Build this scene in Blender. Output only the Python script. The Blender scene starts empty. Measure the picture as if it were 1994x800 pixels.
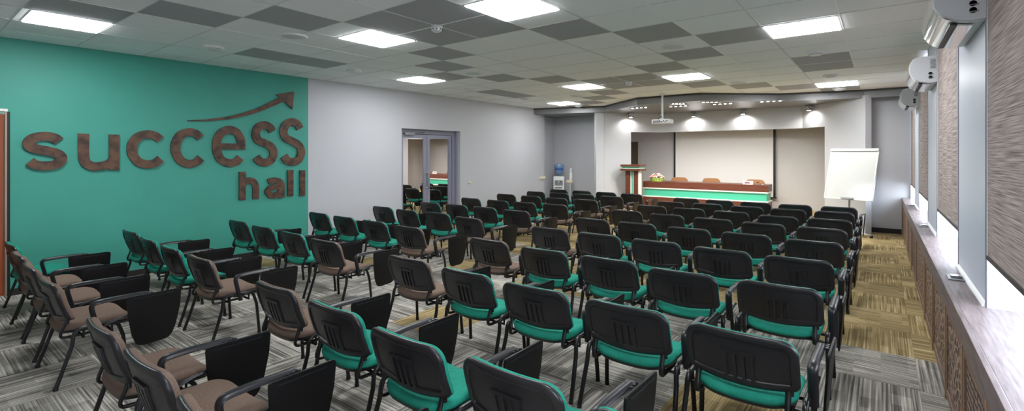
import bpy, bmesh, math, random
from mathutils import Vector, Matrix
random.seed(7)
C = bpy.context.scene.collection
SC = bpy.context.scene
PI = math.pi

# ------------------------------------------------------------------ materials
def lin(c):
    r = []
    for v in c:
        v = v / 255.0
        r.append(v / 12.92 if v <= 0.04045 else ((v + 0.055) / 1.055) ** 2.4)
    return (*r, 1.0)

def mat(name, rgb=(200, 200, 200), rough=0.5, metal=0.0, spec=0.5, bump=None, var=None, emit=None, coat=0.0):
    m = bpy.data.materials.new(name); m.use_nodes = True
    n = m.node_tree.nodes; l = m.node_tree.links
    b = n['Principled BSDF']
    b.inputs['Base Color'].default_value = lin(rgb)
    b.inputs['Roughness'].default_value = rough
    b.inputs['Metallic'].default_value = metal
    b.inputs['Specular IOR Level'].default_value = spec
    b.inputs['Coat Weight'].default_value = coat
    tc = n.new('ShaderNodeTexCoord')
    if var:      # (scale xyz, second colour, detail, contrast low, high)
        sc, rgb2, lo, hi = var
        mp = n.new('ShaderNodeMapping'); mp.inputs['Scale'].default_value = sc
        nz = n.new('ShaderNodeTexNoise'); nz.inputs['Scale'].default_value = 1.0; nz.inputs['Detail'].default_value = 5
        l.new(tc.outputs['Object'], mp.inputs['Vector']); l.new(mp.outputs[0], nz.inputs['Vector'])
        mr = n.new('ShaderNodeMapRange'); mr.inputs['From Min'].default_value = lo; mr.inputs['From Max'].default_value = hi
        l.new(nz.outputs['Fac'], mr.inputs['Value'])
        mx = n.new('ShaderNodeMix'); mx.data_type = 'RGBA'
        mx.inputs['A'].default_value = lin(rgb); mx.inputs['B'].default_value = lin(rgb2)
        l.new(mr.outputs[0], mx.inputs['Factor']); l.new(mx.outputs['Result'], b.inputs['Base Color'])
    if bump:     # (scale xyz, strength, distance)
        sc, st, di = bump
        mp = n.new('ShaderNodeMapping'); mp.inputs['Scale'].default_value = sc
        nz = n.new('ShaderNodeTexNoise'); nz.inputs['Scale'].default_value = 1.0; nz.inputs['Detail'].default_value = 3
        l.new(tc.outputs['Object'], mp.inputs['Vector']); l.new(mp.outputs[0], nz.inputs['Vector'])
        bp = n.new('ShaderNodeBump'); bp.inputs['Strength'].default_value = st; bp.inputs['Distance'].default_value = di
        l.new(nz.outputs['Fac'], bp.inputs['Height']); l.new(bp.outputs[0], b.inputs['Normal'])
    if emit:
        b.inputs['Emission Color'].default_value = lin(emit[0]); b.inputs['Emission Strength'].default_value = emit[1]
    return m

M = {}
M['teal_wall'] = mat('teal_paint', (60, 152, 136), 0.55, bump=((60, 60, 60), 0.12, 0.002), var=((1.5, 1.5, 1.5), (58, 147, 131), .35, .65))
M['white_wall'] = mat('pale_grey_paint', (184, 184, 188), 0.5, bump=((50, 50, 50), 0.08, 0.002))
M['stage_wall'] = mat('grey_stage_paint', (184, 185, 188), 0.42, bump=((50, 50, 50), 0.06, 0.002))
M['niche_wall'] = mat('niche_paint', (192, 188, 184), 0.5)
M['pier'] = mat('pier_paint', (196, 203, 216), 0.4)
M['reveal'] = mat('white_reveal', (235, 238, 240), 0.5)
M['tile'] = mat('ceiling_tile', (240, 240, 243), 0.8, bump=((120, 120, 120), 0.15, 0.002))
M['tile_dark'] = mat('dark_ceiling_tile', (166, 166, 170), 0.75, bump=((120, 120, 120), 0.15, 0.002))
M['joint'] = mat('tile_joint', (205, 207, 207), 0.6)
M['tbar'] = mat('ceiling_grid_bar', (240, 240, 240), 0.5)
M['gloss_ceiling'] = mat('grey_satin_ceiling', (120, 119, 121), 0.32, spec=0.6)
M['shadow_gap'] = mat('dark_edge_trim', (62, 58, 58), 0.5)
M['skirt'] = mat('dark_skirting', (40, 34, 32), 0.45)
M['wood_letter'] = mat('stained_wood', (96, 66, 46), 0.5, var=((6, 9, 11), (46, 28, 20), .38, .66), bump=((8, 4, 60), .2, .002))
M['plastic'] = mat('black_plastic', (31, 30, 33), 0.34, spec=0.5, bump=((900, 900, 900), 0.12, 0.0005))
M['plastic_arm'] = mat('arm_plastic', (30, 30, 35), 0.36, spec=0.45)
M['tablet'] = mat('tablet_laminate', (15, 14, 15), 0.48, spec=0.3)
M['tube'] = mat('black_steel', (18, 17, 19), 0.32, spec=0.5)
M['teal_fabric'] = mat('teal_upholstery', (38, 138, 118), 0.9, spec=0.15, bump=((700, 700, 700), 0.25, 0.001), var=((25, 25, 25), (32, 127, 108), .35, .65))
M['brown_fabric'] = mat('brown_upholstery', (122, 104, 92), 0.92, spec=0.15, bump=((700, 700, 700), 0.25, 0.001), var=((160, 160, 160), (104, 87, 77), .35, .65))
M['tan'] = mat('tan_leatherette', (160, 112, 70), 0.6)
M['desk_wood'] = mat('walnut_veneer', (104, 56, 38), 0.4, var=((3, 3, 40), (82, 44, 30), .35, .7))
M['teal_band'] = mat('mint_laminate', (72, 178, 148), 0.35)
M['white_edge'] = mat('pale_edging', (222, 222, 216), 0.4)
M['podium'] = mat('platform_carpet', (176, 148, 92), 0.9)
M['white_plastic'] = mat('white_plastic', (214, 215, 214), 0.35)
M['ac_side'] = mat('ac_side_plastic', (200, 202, 206), 0.4)
M['chrome'] = mat('polished_silver', (225, 226, 228), 0.12, metal=1.0)
M['ac_gloss'] = mat('glossy_white_front', (228, 229, 230), 0.08, spec=0.9, coat=0.8)
M['grey_metal'] = mat('brushed_metal', (150, 152, 156), 0.35, metal=0.8)
M['dark'] = mat('near_black', (14, 13, 14), 0.5)
M['print'] = mat('grey_print', (128, 130, 134), 0.5)
M['door_alu'] = mat('lilac_grey_aluminium', (138, 138, 154), 0.4, metal=0.1)
M['orange_wood'] = mat('orange_veneer', (158, 78, 34), 0.4, var=((2, 20, 1), (130, 60, 26), .3, .7))
M['beige_metal'] = mat('champagne_trim', (150, 138, 122), 0.35, metal=0.4)
M['screen'] = mat('projection_fabric', (216, 213, 208), 0.8)
M['board'] = mat('whiteboard_enamel', (198, 198, 194), 0.12, spec=0.7)
M['bottle'] = mat('blue_bottle', (108, 136, 170), 0.15, spec=0.7)
M['bottle_dark'] = mat('bottle_blue_label', (50, 80, 150), 0.3)
M['clear'] = mat('clear_cup', (205, 208, 212), 0.2)
M['cream'] = mat('cream_plastic', (226, 214, 186), 0.45)
M['green_bowl'] = mat('green_planter', (124, 160, 62), 0.5, var=((40, 40, 10), (168, 190, 96), .4, .6))
M['leaf'] = mat('leaf_green', (88, 122, 50), 0.6)
FL = [mat('petal_pink', (214, 130, 150), 0.7), mat('petal_cream', (240, 222, 170), 0.7), mat('petal_peach', (236, 178, 140), 0.7), mat('petal_plum', (132, 50, 92), 0.7), mat('petal_white', (238, 228, 222), 0.7)]
M['red_print'] = mat('red_print', (190, 60, 70), 0.6)
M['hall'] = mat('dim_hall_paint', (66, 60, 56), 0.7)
M['lamp'] = mat('lamp_diffuser', (255, 255, 255), 0.5, emit=((250, 252, 255), 15.0))
M['led'] = mat('warm_led', (255, 255, 255), 0.5, emit=((255, 244, 232), 22.0))
M['frame_white'] = mat('lamp_frame', (225, 227, 228), 0.4)
M['speaker_grille'] = mat('speaker_grille', (205, 208, 210), 0.6)
M['foliage_far'] = mat('outside_ground', (205, 208, 205), 0.9)

def carpet():
    m = bpy.data.materials.new('carpet_tiles'); m.use_nodes = True
    n = m.node_tree.nodes; l = m.node_tree.links; b = n['Principled BSDF']
    b.inputs['Roughness'].default_value = 0.95; b.inputs['Specular IOR Level'].default_value = 0.1
    def N(t, **k):
        x = n.new(t)
        for a, v in k.items(): setattr(x, a, v)
        return x
    def mth(op, a, bb=None, c=None):
        x = N('ShaderNodeMath', operation=op)
        for i, v in enumerate((a, bb, c)):
            if v is None: continue
            if isinstance(v, (int, float)): x.inputs[i].default_value = v
            else: l.new(v, x.inputs[i])
        return x.outputs[0]
    tc = N('ShaderNodeTexCoord'); sp = N('ShaderNodeSeparateXYZ'); l.new(tc.outputs['Object'], sp.inputs[0])
    P = 0.665
    cx = mth('FLOOR', mth('DIVIDE', mth('ADD', sp.outputs[0], 20 * P + 0.45), P))
    cy = mth('FLOOR', mth('DIVIDE', mth('ADD', sp.outputs[1], 20 * P - 5.0 + 8 * P), P))
    par = mth('MODULO', mth('ADD', cx, cy), 2.0)
    # half tiles give the basket weave inside one tile
    hx = mth('FLOOR', mth('DIVIDE', mth('ADD', sp.outputs[0], 20 * P + 0.45), P / 2))
    hy = mth('FLOOR', mth('DIVIDE', mth('ADD', sp.outputs[1], 20 * P - 5.0 + 8 * P), P / 2))
    def stripes(sx, sy, off):
        mp = N('ShaderNodeMapping'); mp.inputs['Scale'].default_value = (sx, sy, 1); mp.inputs['Location'].default_value = (off, off, 0)
        l.new(tc.outputs['Object'], mp.inputs['Vector'])
        nz = N('ShaderNodeTexNoise'); nz.inputs['Scale'].default_value = 1; nz.inputs['Detail'].default_value = 2
        l.new(mp.outputs[0], nz.inputs['Vector']); return nz.outputs['Fac']
    s1 = stripes(75, .9, 0); s2 = stripes(.9, 75, 5)
    mxs = N('ShaderNodeMix'); l.new(par, mxs.inputs['Factor']); l.new(s1, mxs.inputs['A']); l.new(s2, mxs.inputs['B'])
    qx = mth('FLOOR', mth('MULTIPLY', sp.outputs[0], mth('ADD', mth('MULTIPLY', par, -12.0), 18.0)))
    qy = mth('FLOOR', mth('MULTIPLY', sp.outputs[1], mth('ADD', mth('MULTIPLY', par, 12.0), 6.0)))
    cq = N('ShaderNodeCombineXYZ'); l.new(qx, cq.inputs[0]); l.new(qy, cq.inputs[1]); cq.inputs[2].default_value = 7.7
    wq = N('ShaderNodeTexWhiteNoise', noise_dimensions='3D'); l.new(cq.outputs[0], wq.inputs['Vector'])
    mq = mth('ADD', mxs.outputs['Result'], mth('MULTIPLY', mth('SUBTRACT', wq.outputs['Value'], .5), .12))
    st = N('ShaderNodeMapRange'); st.inputs['From Min'].default_value = .32; st.inputs['From Max'].default_value = .68
    l.new(mq, st.inputs['Value'])
    # larger worn blocks
    cmb = N('ShaderNodeCombineXYZ'); l.new(hx, cmb.inputs[0]); l.new(hy, cmb.inputs[1])
    wn = N('ShaderNodeTexWhiteNoise', noise_dimensions='3D'); l.new(cmb.outputs[0], wn.inputs['Vector'])
    cmb2 = N('ShaderNodeCombineXYZ'); l.new(cx, cmb2.inputs[0]); l.new(cy, cmb2.inputs[1]); cmb2.inputs[2].default_value = 3.3
    wn2 = N('ShaderNodeTexWhiteNoise', noise_dimensions='3D'); l.new(cmb2.outputs[0], wn2.inputs['Vector'])
    # gold mask
    mr = N('ShaderNodeMapRange'); l.new(sp.outputs[1], mr.inputs['Value'])
    mr.inputs['From Min'].default_value = 4.6; mr.inputs['From Max'].default_value = 7.6; mr.inputs['To Min'].default_value = .02; mr.inputs['To Max'].default_value = .97
    g1 = mth('LESS_THAN', wn2.outputs['Value'], mr.outputs[0])
    aisle = mth('GREATER_THAN', sp.outputs[0], -0.45); far = mth('GREATER_THAN', sp.outputs[1], 5.0)
    ga = mth('MULTIPLY', aisle, far)
    near_gray = mth('MULTIPLY', mth('SUBTRACT', 1.0, aisle), g1)
    gold = mth('MAXIMUM', ga, near_gray)
    def ramp(stops):
        r = N('ShaderNodeValToRGB'); e = r.color_ramp.elements
        e[0].position, e[0].color = stops[0][0], lin(stops[0][1]); e[1].position, e[1].color = stops[-1][0], lin(stops[-1][1])
        for p, c in stops[1:-1]:
            q = e.new(p); q.color = lin(c)
        l.new(st.outputs[0], r.inputs[0]); return r.outputs[0]
    gr = ramp([(0, (92, 88, 83)), (.45, (142, 138, 131)), (.7, (170, 166, 157)), (1, (208, 204, 192))])
    go = ramp([(0, (112, 96, 64)), (.45, (146, 128, 90)), (.7, (164, 146, 106)), (1, (192, 176, 138))])
    mx = N('ShaderNodeMix', data_type='RGBA'); l.new(gold, mx.inputs['Factor']); l.new(gr, mx.inputs['A']); l.new(go, mx.inputs['B'])
    br = N('ShaderNodeMapRange'); l.new(wn.outputs['Value'], br.inputs['Value']); br.inputs['To Min'].default_value = .86; br.inputs['To Max'].default_value = 1.06
    hs = N('ShaderNodeHueSaturation'); l.new(br.outputs[0], hs.inputs['Value']); l.new(mx.outputs['Result'], hs.inputs['Color'])
    l.new(hs.outputs[0], b.inputs['Base Color'])
    bp = N('ShaderNodeBump'); bp.inputs['Strength'].default_value = .5; bp.inputs['Distance'].default_value = .004
    l.new(st.outputs[0], bp.inputs['Height']); l.new(bp.outputs[0], b.inputs['Normal'])
    return m
M['carpet'] = carpet()

def blind_mat():
    m = mat('blind_weave', (150, 138, 134), 0.85, spec=0.1)
    n = m.node_tree.nodes; l = m.node_tree.links; b = n['Principled BSDF']
    tc = n.new('ShaderNodeTexCoord'); mp = n.new('ShaderNodeMapping'); mp.inputs['Scale'].default_value = (1, 2.5, 150)
    nz = n.new('ShaderNodeTexNoise'); nz.inputs['Scale'].default_value = 1; nz.inputs['Detail'].default_value = 3
    l.new(tc.outputs['Object'], mp.inputs[0]); l.new(mp.outputs[0], nz.inputs['Vector'])
    r = n.new('ShaderNodeValToRGB'); e = r.color_ramp.elements
    e[0].position, e[0].color = .33, lin((128, 115, 111)); e[1].position, e[1].color = .66, lin((196, 184, 179))
    l.new(nz.outputs['Fac'], r.inputs[0]); l.new(r.outputs[0], b.inputs['Base Color'])
    tr = n.new('ShaderNodeBsdfTranslucent'); l.new(r.outputs[0], tr.inputs['Color'])
    mx = n.new('ShaderNodeMixShader'); mx.inputs[0].default_value = .14
    l.new(b.outputs[0], mx.inputs[1]); l.new(tr.outputs[0], mx.inputs[2]); l.new(mx.outputs[0], n['Material Output'].inputs[0])
    return m
M['blind'] = blind_mat()

def sill_mat():
    m = mat('sill_laminate', (120, 105, 105), 0.42, spec=0.5)
    n = m.node_tree.nodes; l = m.node_tree.links; b = n['Principled BSDF']
    tc = n.new('ShaderNodeTexCoord'); mp = n.new('ShaderNodeMapping'); mp.inputs['Scale'].default_value = (60, 4.0, 60)
    nz = n.new('ShaderNodeTexNoise'); nz.inputs['Scale'].default_value = 1; nz.inputs['Detail'].default_value = 6; nz.inputs['Roughness'].default_value = .65
    l.new(tc.outputs['Object'], mp.inputs[0]); l.new(mp.outputs[0], nz.inputs['Vector'])
    r = n.new('ShaderNodeValToRGB'); e = r.color_ramp.elements
    e[0].position, e[0].color = .3, lin((72, 60, 60)); e[1].position, e[1].color = .7, lin((132, 118, 118))
    l.new(nz.outputs['Fac'], r.inputs[0]); l.new(r.outputs[0], b.inputs['Base Color'])
    return m
M['sill'] = sill_mat()

def carved(name, kind):
    m = mat(name, (110, 88, 76), 0.55)
    n = m.node_tree.nodes; l = m.node_tree.links; b = n['Principled BSDF']
    tc = n.new('ShaderNodeTexCoord'); mp = n.new('ShaderNodeMapping')
    mp.inputs['Scale'].default_value = (0, 26, 26) if kind else (0, 17, 19)
    l.new(tc.outputs['Object'], mp.inputs[0])
    v = n.new('ShaderNodeTexVoronoi'); v.inputs['Scale'].default_value = 1
    v.feature = 'F1' if kind else 'DISTANCE_TO_EDGE'
    v.inputs['Randomness'].default_value = .25 if kind else .9
    l.new(mp.outputs[0], v.inputs['Vector'])
    mr = n.new('ShaderNodeMapRange'); l.new(v.outputs['Distance'], mr.inputs['Value'])
    mr.inputs['From Min'].default_value = .3 if kind else .05; mr.inputs['From Max'].default_value = .5 if kind else .2
    if not kind: mr.inputs['To Min'].default_value = 0; mr.inputs['To Max'].default_value = 1
    mx = n.new('ShaderNodeMix'); mx.data_type = 'RGBA'; mx.inputs['A'].default_value = lin((150, 124, 108)); mx.inputs['B'].default_value = lin((26, 18, 16))
    l.new(mr.outputs[0], mx.inputs['Factor']); l.new(mx.outputs['Result'], b.inputs['Base Color'])
    bp = n.new('ShaderNodeBump'); bp.invert = True; bp.inputs['Strength'].default_value = .8; bp.inputs['Distance'].default_value = .008
    l.new(mr.outputs[0], bp.inputs['Height']); l.new(bp.outputs[0], b.inputs['Normal'])
    return m
M['carve_a'] = carved('carved_lattice', 0); M['carve_b'] = carved('woven_lattice', 1)
M['rad_frame'] = mat('radiator_frame_wood', (128, 102, 86), 0.5, var=((10, 10, 60), (100, 78, 66), .3, .7))
M['rad_trim'] = mat('pale_brown_trim', (150, 122, 92), 0.45)

def glass_mat(name, fac, tint):
    m = bpy.data.materials.new(name); m.use_nodes = True
    n = m.node_tree.nodes; l = m.node_tree.links; n.remove(n['Principled BSDF'])
    t = n.new('ShaderNodeBsdfTransparent'); t.inputs[0].default_value = (*tint, 1)
    g = n.new('ShaderNodeBsdfGlossy'); g.inputs['Roughness'].default_value = 0.0; g.inputs['Color'].default_value = (.95, .93, .95, 1)
    x = n.new('ShaderNodeMixShader'); x.inputs[0].default_value = fac
    l.new(t.outputs[0], x.inputs[1]); l.new(g.outputs[0], x.inputs[2]); l.new(x.outputs[0], n['Material Output'].inputs[0])
    return m
M['door_glass'] = glass_mat('mirrored_door_glass', .72, (.5, .47, .45))
M['win_glass'] = glass_mat('window_glass', .06, (.96, .98, .98))

# ------------------------------------------------------------------ mesh helpers
def box(bm, x0, y0, z0, x1, y1, z1, mi=0, bev=0.0):
    vs = [bm.verts.new(p) for p in [(x0, y0, z0), (x1, y0, z0), (x1, y1, z0), (x0, y1, z0), (x0, y0, z1), (x1, y0, z1), (x1, y1, z1), (x0, y1, z1)]]
    fs = [bm.faces.new([vs[i] for i in f]) for f in [(3, 2, 1, 0), (4, 5, 6, 7), (0, 1, 5, 4), (1, 2, 6, 5), (2, 3, 7, 6), (3, 0, 4, 7)]]
    for f in fs: f.material_index = mi
    if bev > 0:
        es = list({e for f in fs for e in f.edges})
        r = bmesh.ops.bevel(bm, geom=es, offset=bev, segments=2, profile=.7, affect='EDGES', clamp_overlap=True)
        for f in r['faces']: f.material_index = mi
    return vs

def prism(bm, pts, z0, z1, mi=0, axis='z'):
    """extrude a closed outline; axis z: pts are (x,y); axis x: pts are (y,z) and z0,z1 are x; axis y: pts (x,z)"""
    def P(p, t):
        return (p[0], p[1], t) if axis == 'z' else ((t, p[0], p[1]) if axis == 'x' else (p[0], t, p[1]))
    a = [bm.verts.new(P(p, z0)) for p in pts]; b = [bm.verts.new(P(p, z1)) for p in pts]
    n = len(pts); out = []
    out.append(bm.faces.new(a)); out.append(bm.faces.new(b))
    for i in range(n):
        out.append(bm.faces.new([a[i], a[(i + 1) % n], b[(i + 1) % n], b[i]]))
    for f in out: f.material_index = mi
    return out

def tube(bm, pts, r, seg=10, mi=0, r2=None, cap=True, flat=1.0, up=(0, 0, 1)):
    """sweep an ellipse (r wide, r*flat high) along pts"""
    pts = [Vector(p) for p in pts]; rings = []
    for i, p in enumerate(pts):
        a = pts[max(i - 1, 0)]; b = pts[min(i + 1, len(pts) - 1)]
        t = (b - a).normalized()
        u = Vector(up)
        if abs(t.dot(u)) > .97: u = Vector((0, 1, 0)) if abs(t.y) < .9 else Vector((1, 0, 0))
        s = t.cross(u).normalized(); v = s.cross(t).normalized()
        rr = r if r2 is None else r + (r2 - r) * i / (len(pts) - 1)
        rings.append([bm.verts.new(p + s * math.cos(2 * PI * k / seg) * rr + v * math.sin(2 * PI * k / seg) * rr * flat) for k in range(seg)])
    for i in range(len(rings) - 1):
        for k in range(seg):
            f = bm.faces.new([rings[i][k], rings[i][(k + 1) % seg], rings[i + 1][(k + 1) % seg], rings[i + 1][k]]); f.material_index = mi; f.smooth = True
    if cap:
        for rg in (rings[0], rings[-1]):
            f = bm.faces.new(rg); f.material_index = mi

def lathe(bm, prof, cx, cy, seg=28, mi=0, axis='z', cz=0):
    rings = []
    for r, h in prof:
        ring = []
        for k in range(seg):
            a = 2 * PI * k / seg
            if axis == 'z': p = (cx + r * math.cos(a), cy + r * math.sin(a), cz + h)
            elif axis == 'x': p = (cx + h, cy + r * math.cos(a), cz + r * math.sin(a))
            else: p = (cx + r * math.cos(a), cy + h, cz + r * math.sin(a))
            ring.append(bm.verts.new(p))
        rings.append(ring)
    for i in range(len(rings) - 1):
        for k in range(seg):
            f = bm.faces.new([rings[i][k], rings[i][(k + 1) % seg], rings[i + 1][(k + 1) % seg], rings[i + 1][k]]); f.material_index = mi; f.smooth = True
    for rg in (rings[0], rings[-1]):
        f = bm.faces.new(rg); f.material_index = mi

def arcpts(path, rad=0.05, n=5):
    """round the corners of a polyline"""
    path = [Vector(p) for p in path]; out = [path[0]]
    for i in range(1, len(path) - 1):
        a, b, c = path[i - 1], path[i], path[i + 1]
        d1 = min(rad, (a - b).length * .45); d2 = min(rad, (c - b).length * .45)
        p = b + (a - b).normalized() * d1; q = b + (c - b).normalized() * d2
        for k in range(n + 1):
            t = k / n; out.append(p * (1 - t) ** 2 + b * 2 * t * (1 - t) + q * t * t)
    out.append(path[-1]); return out

def obj(name, bm, ms, parent=None, smooth=None, loc=None, rot=None):
    me = bpy.data.meshes.new(name)
    bmesh.ops.recalc_face_normals(bm, faces=bm.faces)
    bm.to_mesh(me); bm.free()
    for m in (ms if isinstance(ms, (list, tuple)) else [ms]): me.materials.append(m if not isinstance(m, str) else M[m])
    if smooth:
        for p in me.polygons: p.use_smooth = True
        me.set_sharp_from_angle(angle=math.radians(smooth))
    o = bpy.data.objects.new(name, me); C.objects.link(o)
    if parent: o.parent = parent
    if loc: o.location = loc
    if rot: o.rotation_euler = rot
    return o

def tag(o, label, cat, group=None):
    o['label'] = label; o['category'] = cat
    if group: o['group'] = group
    return o

def thing(name, label, cat, loc=(0, 0, 0), rotz=0, group=None):
    o = bpy.data.objects.new(name, None); C.objects.link(o)
    o.empty_display_size = .1
    o.location = loc; o.rotation_euler = (0, 0, rotz)
    return tag(o, label, cat, group)

def struct(name, bm, ms, smooth=None):
    o = obj(name, bm, ms, smooth=smooth); o['kind'] = 'structure'; return o

def B(): return bmesh.new()

def dup(root, loc, rotz, label=None, group=None):
    r = root.copy(); C.objects.link(r); r.location = loc; r.rotation_euler = (0, 0, rotz)
    if label: r['label'] = label
    if group: r['group'] = group
    for ch in list(root.children):
        c = ch.copy(); C.objects.link(c); c.parent = r
        for g in list(ch.children):
            d = g.copy(); C.objects.link(d); d.parent = c
    return r

# ------------------------------------------------------------------ room dimensions
XL, XR, XP = -7.97, 0.345, 0.482      # left wall, radiator panels, window piers
H = 2.971; HS = 2.80                  # main ceiling, lowered stage ceiling
YB = -1.3                             # wall behind
SILL = 0.748

# floor
bm = B(); box(bm, -8.6, YB - .1, -.1, .9, 14.6, 0); struct('floor', bm, 'carpet')

# left wall : teal part with cased door, pale part, glass door opening
bm = B()
box(bm, XL - .18, YB, 0, XL, -.05, H); box(bm, XL - .18, -.05, 2.12, XL, .892, H); box(bm, XL - .18, .892, 0, XL, 4.535, H)
struct('wall_left', bm, 'teal_wall')
bm = B()
box(bm, XL - .2, 4.535, 0, XL, 6.61, H); box(bm, XL - .2, 6.61, 2.185, XL, 8.38, H); box(bm, XL - .2, 8.38, 0, XL, 12.0, H)
box(bm, -8.4, 11.9, 0, XL - .2, 12.0, H); box(bm, -8.4, 12.0, 0, -8.22, 13.0, H)
struct('wall_left_white', bm, 'white_wall')
# hall behind the glass door
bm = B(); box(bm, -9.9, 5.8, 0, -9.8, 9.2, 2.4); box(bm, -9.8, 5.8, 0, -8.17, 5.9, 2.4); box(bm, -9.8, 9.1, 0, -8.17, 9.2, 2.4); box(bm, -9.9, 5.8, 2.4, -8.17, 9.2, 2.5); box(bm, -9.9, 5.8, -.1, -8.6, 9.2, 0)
struct('wall_hall', bm, 'hall')
# back wall
bm = B(); box(bm, -8.4, YB - .1, 0, .9, YB, H); struct('wall_back', bm, 'white_wall')
# alcove, wings, header
bm = B(); box(bm, -8.4, 12.95, 0, -6.1, 13.05, HS + .1); struct('wall_alcove', bm, 'white_wall')
def wallseg(bm, a, b, z0, z1, th=.14):
    a = Vector((*a, 0)); b = Vector((*b, 0)); d = (b - a).normalized(); n = Vector((-d.y, d.x, 0)) * th
    prism(bm, [(a.x, a.y), (b.x, b.y), (b.x + n.x, b.y + n.y), (a.x + n.x, a.y + n.y)], z0, z1)
OZ = 2.27
bm = B()
A0, A1, A2 = (-6.25, 12.0), (-5.58, 12.80), (-5.0, 13.5)
Bq0, B1, B2 = (-.25, 12.24), (-1.01, 13.0), (-1.5, 13.5)
wallseg(bm, A0, A1, 0, HS + .05)
prism(bm, [(-6.25, 12.0), (-6.10, 12.16), (-6.10, 12.96), (-6.25, 12.96)], 0, HS + .05)
wallseg(bm, A1, A2, OZ, HS + .05); wallseg(bm, A2, B2, OZ, HS + .05); wallseg(bm, B2, B1, OZ, HS + .05)
wallseg(bm, B1, Bq0, 0, HS + .05)
prism(bm, [(-.25, 12.24), (-.25, 12.72), (-.40, 12.72), (-.40, 12.40)], 0, HS + .05)
struct('wall_stage', bm, 'stage_wall')
bm = B(); box(bm, -.40, 12.70, 0, .9, 12.8, HS + .05); struct('wall_nook', bm, 'stage_wall')
bm = B()
box(bm, -7.0, 14.3, 0, -6.62, 14.4, HS); box(bm, -6.62, 14.3, 2.08, -5.93, 14.4, HS); box(bm, -5.93, 14.3, 0, -.4, 14.4, HS)
box(bm, -7.0, 13.05, 0, -6.9, 14.3, HS); box(bm, -.55, 12.8, 0, -.45, 14.3, HS); box(bm, -7.0, 13.05, 0, -6.25, 13.1, HS)
struct('wall_niche', bm, 'niche_wall')
bm = B(); prism(bm, [(-6.95, 13.1), (-5.6, 13.1), (-5.05, 13.62), (-1.45, 13.62), (-.95, 13.1), (-.5, 12.85), (-.5, 14.35), (-6.95, 14.35)], 2.55, 2.6)
struct('ceiling_niche', bm, 'niche_wall')
# stage platform
bm = B(); prism(bm, [(-6.0, 11.38), (-1.0, 11.38), (-1.0, 12.95), (-1.0, 14.28), (-6.88, 14.28), (-6.88, 13.15), (-6.05, 13.15), (-6.05, 12.3)], 0.001, .21)
struct('floor_stage', bm, 'podium')

# ------------------------------------------------------------------ ceiling
GX = [.34, -.32, -1.0, -1.67, -2.34, -3.0, -3.68, -4.33, -4.96, -5.6, -6.24, -6.87, -7.5]
GY = [-1.25, -.6, .1, .78, 1.46, 2.145, 2.83, 3.515, 4.19, 4.86, 5.55, 6.25, 6.93, 7.65, 8.35, 9.1, 9.9, 10.65, 11.4, 12.1]
EDGE = [(XL - .5, 11.35), (-8.0, 11.45), (-5.98, 12.02), (-4.55, 10.78), (-3.1, 10.78), (-2.36, 11.45), (-1.78, 11.95), (-.27, 12.3), (.9, 12.28)]
def edge_y(x):
    for (xa, ya), (xb, yb) in zip(EDGE, EDGE[1:]):
        if xa <= x <= xb: return ya + (yb - ya) * (x - xa) / (xb - xa)
    return 12.2
bm = B()
prism(bm, [(-8.5, YB - .1), (.9, YB - .1)] + EDGE[::-1], H, H + .12, 0)
dark_cells = [(9, 3), (8, 4), (7, 5), (10, 6), (10, 7), (5, 6), (6, 6), (5, 7), (6, 7), (7, 8), (8, 9), (9, 10), (8, 11), (7, 12), (10, 13), (10, 14),
              (4, 8), (3, 9), (2, 10), (3, 11), (4, 12), (5, 13), (6, 13), (5, 14), (6, 14), (4, 15), (3, 16), (2, 17), (1, 13), (1, 14), (1, 18), (7, 15), (8, 16), (9, 17), (10, 18), (8, 2), (3, 4), (2, 3)]
for i, j in dark_cells:
    x1, x0 = GX[i] - .008, GX[i + 1] + .008; y0, y1 = GY[j] + .008, GY[j + 1] - .008
    if y1 > min(edge_y(x0), edge_y(x1)): y1 = min(edge_y(x0), edge_y(x1)) - .02
    if y1 <= y0: continue
    box(bm, x0, y0, H - .002, x1, y1, H + .01, 1)
for x in GX:
    box(bm, x - .006, YB, H - .0035, x + .006, edge_y(x) - .01, H + .01, 3 if x in (-.32, -1.67, -3.68, -5.6, .34) else 2)
for y in GY:
    if y < 10.7: box(bm, XL, y - .0035, H - .003, XP, y + .0035, H + .01, 2)
    elif y < 11.3: box(bm, XL, y - .0035, H - .003, -4.7, y + .0035, H + .01, 2); box(bm, -2.9, y - .0035, H - .003, XP, y + .0035, H + .01, 2)
    elif y < 11.5: box(bm, -7.6, y - .0035, H - .003, -5.5, y + .0035, H + .01, 2); box(bm, -2.2, y - .0035, H - .003, XP, y + .0035, H + .01, 2)
    else: box(bm, -.9, y - .0035, H - .003, XP, y + .0035, H + .01, 2)
for i, j in ((5, 6), (5, 7), (6, 6), (6, 7), (5, 13), (5, 14), (6, 13), (6, 14)):
    pass
box(bm, -4.33, 3.508, H - .0045, -3.0, 3.522, H + .01, 3); box(bm, -4.33, 8.343, H - .0045, -3.0, 8.357, H + .01, 3); box(bm, -1.0, 8.343, H - .0045, -.32, 8.357, H + .01, 3)
struct('ceiling', bm, ['tile', 'tile_dark', 'joint', 'tbar'])
# lowered glossy stage ceiling
bm = B()
front = EDGE
back = [(.9, 12.75), (-.42, 12.75), (-1.05, 13.10), (-1.45, 13.6), (-5.05, 13.6), (-6.15, 12.5), (-6.15, 13.0), (-8.5, 13.0)]
prism(bm, front + back, HS, H + .1)
struct('ceiling_stage', bm, 'gloss_ceiling')
bm = B()
for (xa, ya), (xb, yb) in zip(EDGE, EDGE[1:]):
    prism(bm, [(xa, ya - .03), (xb, yb - .03), (xb, yb + .01), (xa, ya + .01)], H - .035, H + .01)
struct('trim_1', bm, 'shadow_gap')

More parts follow.
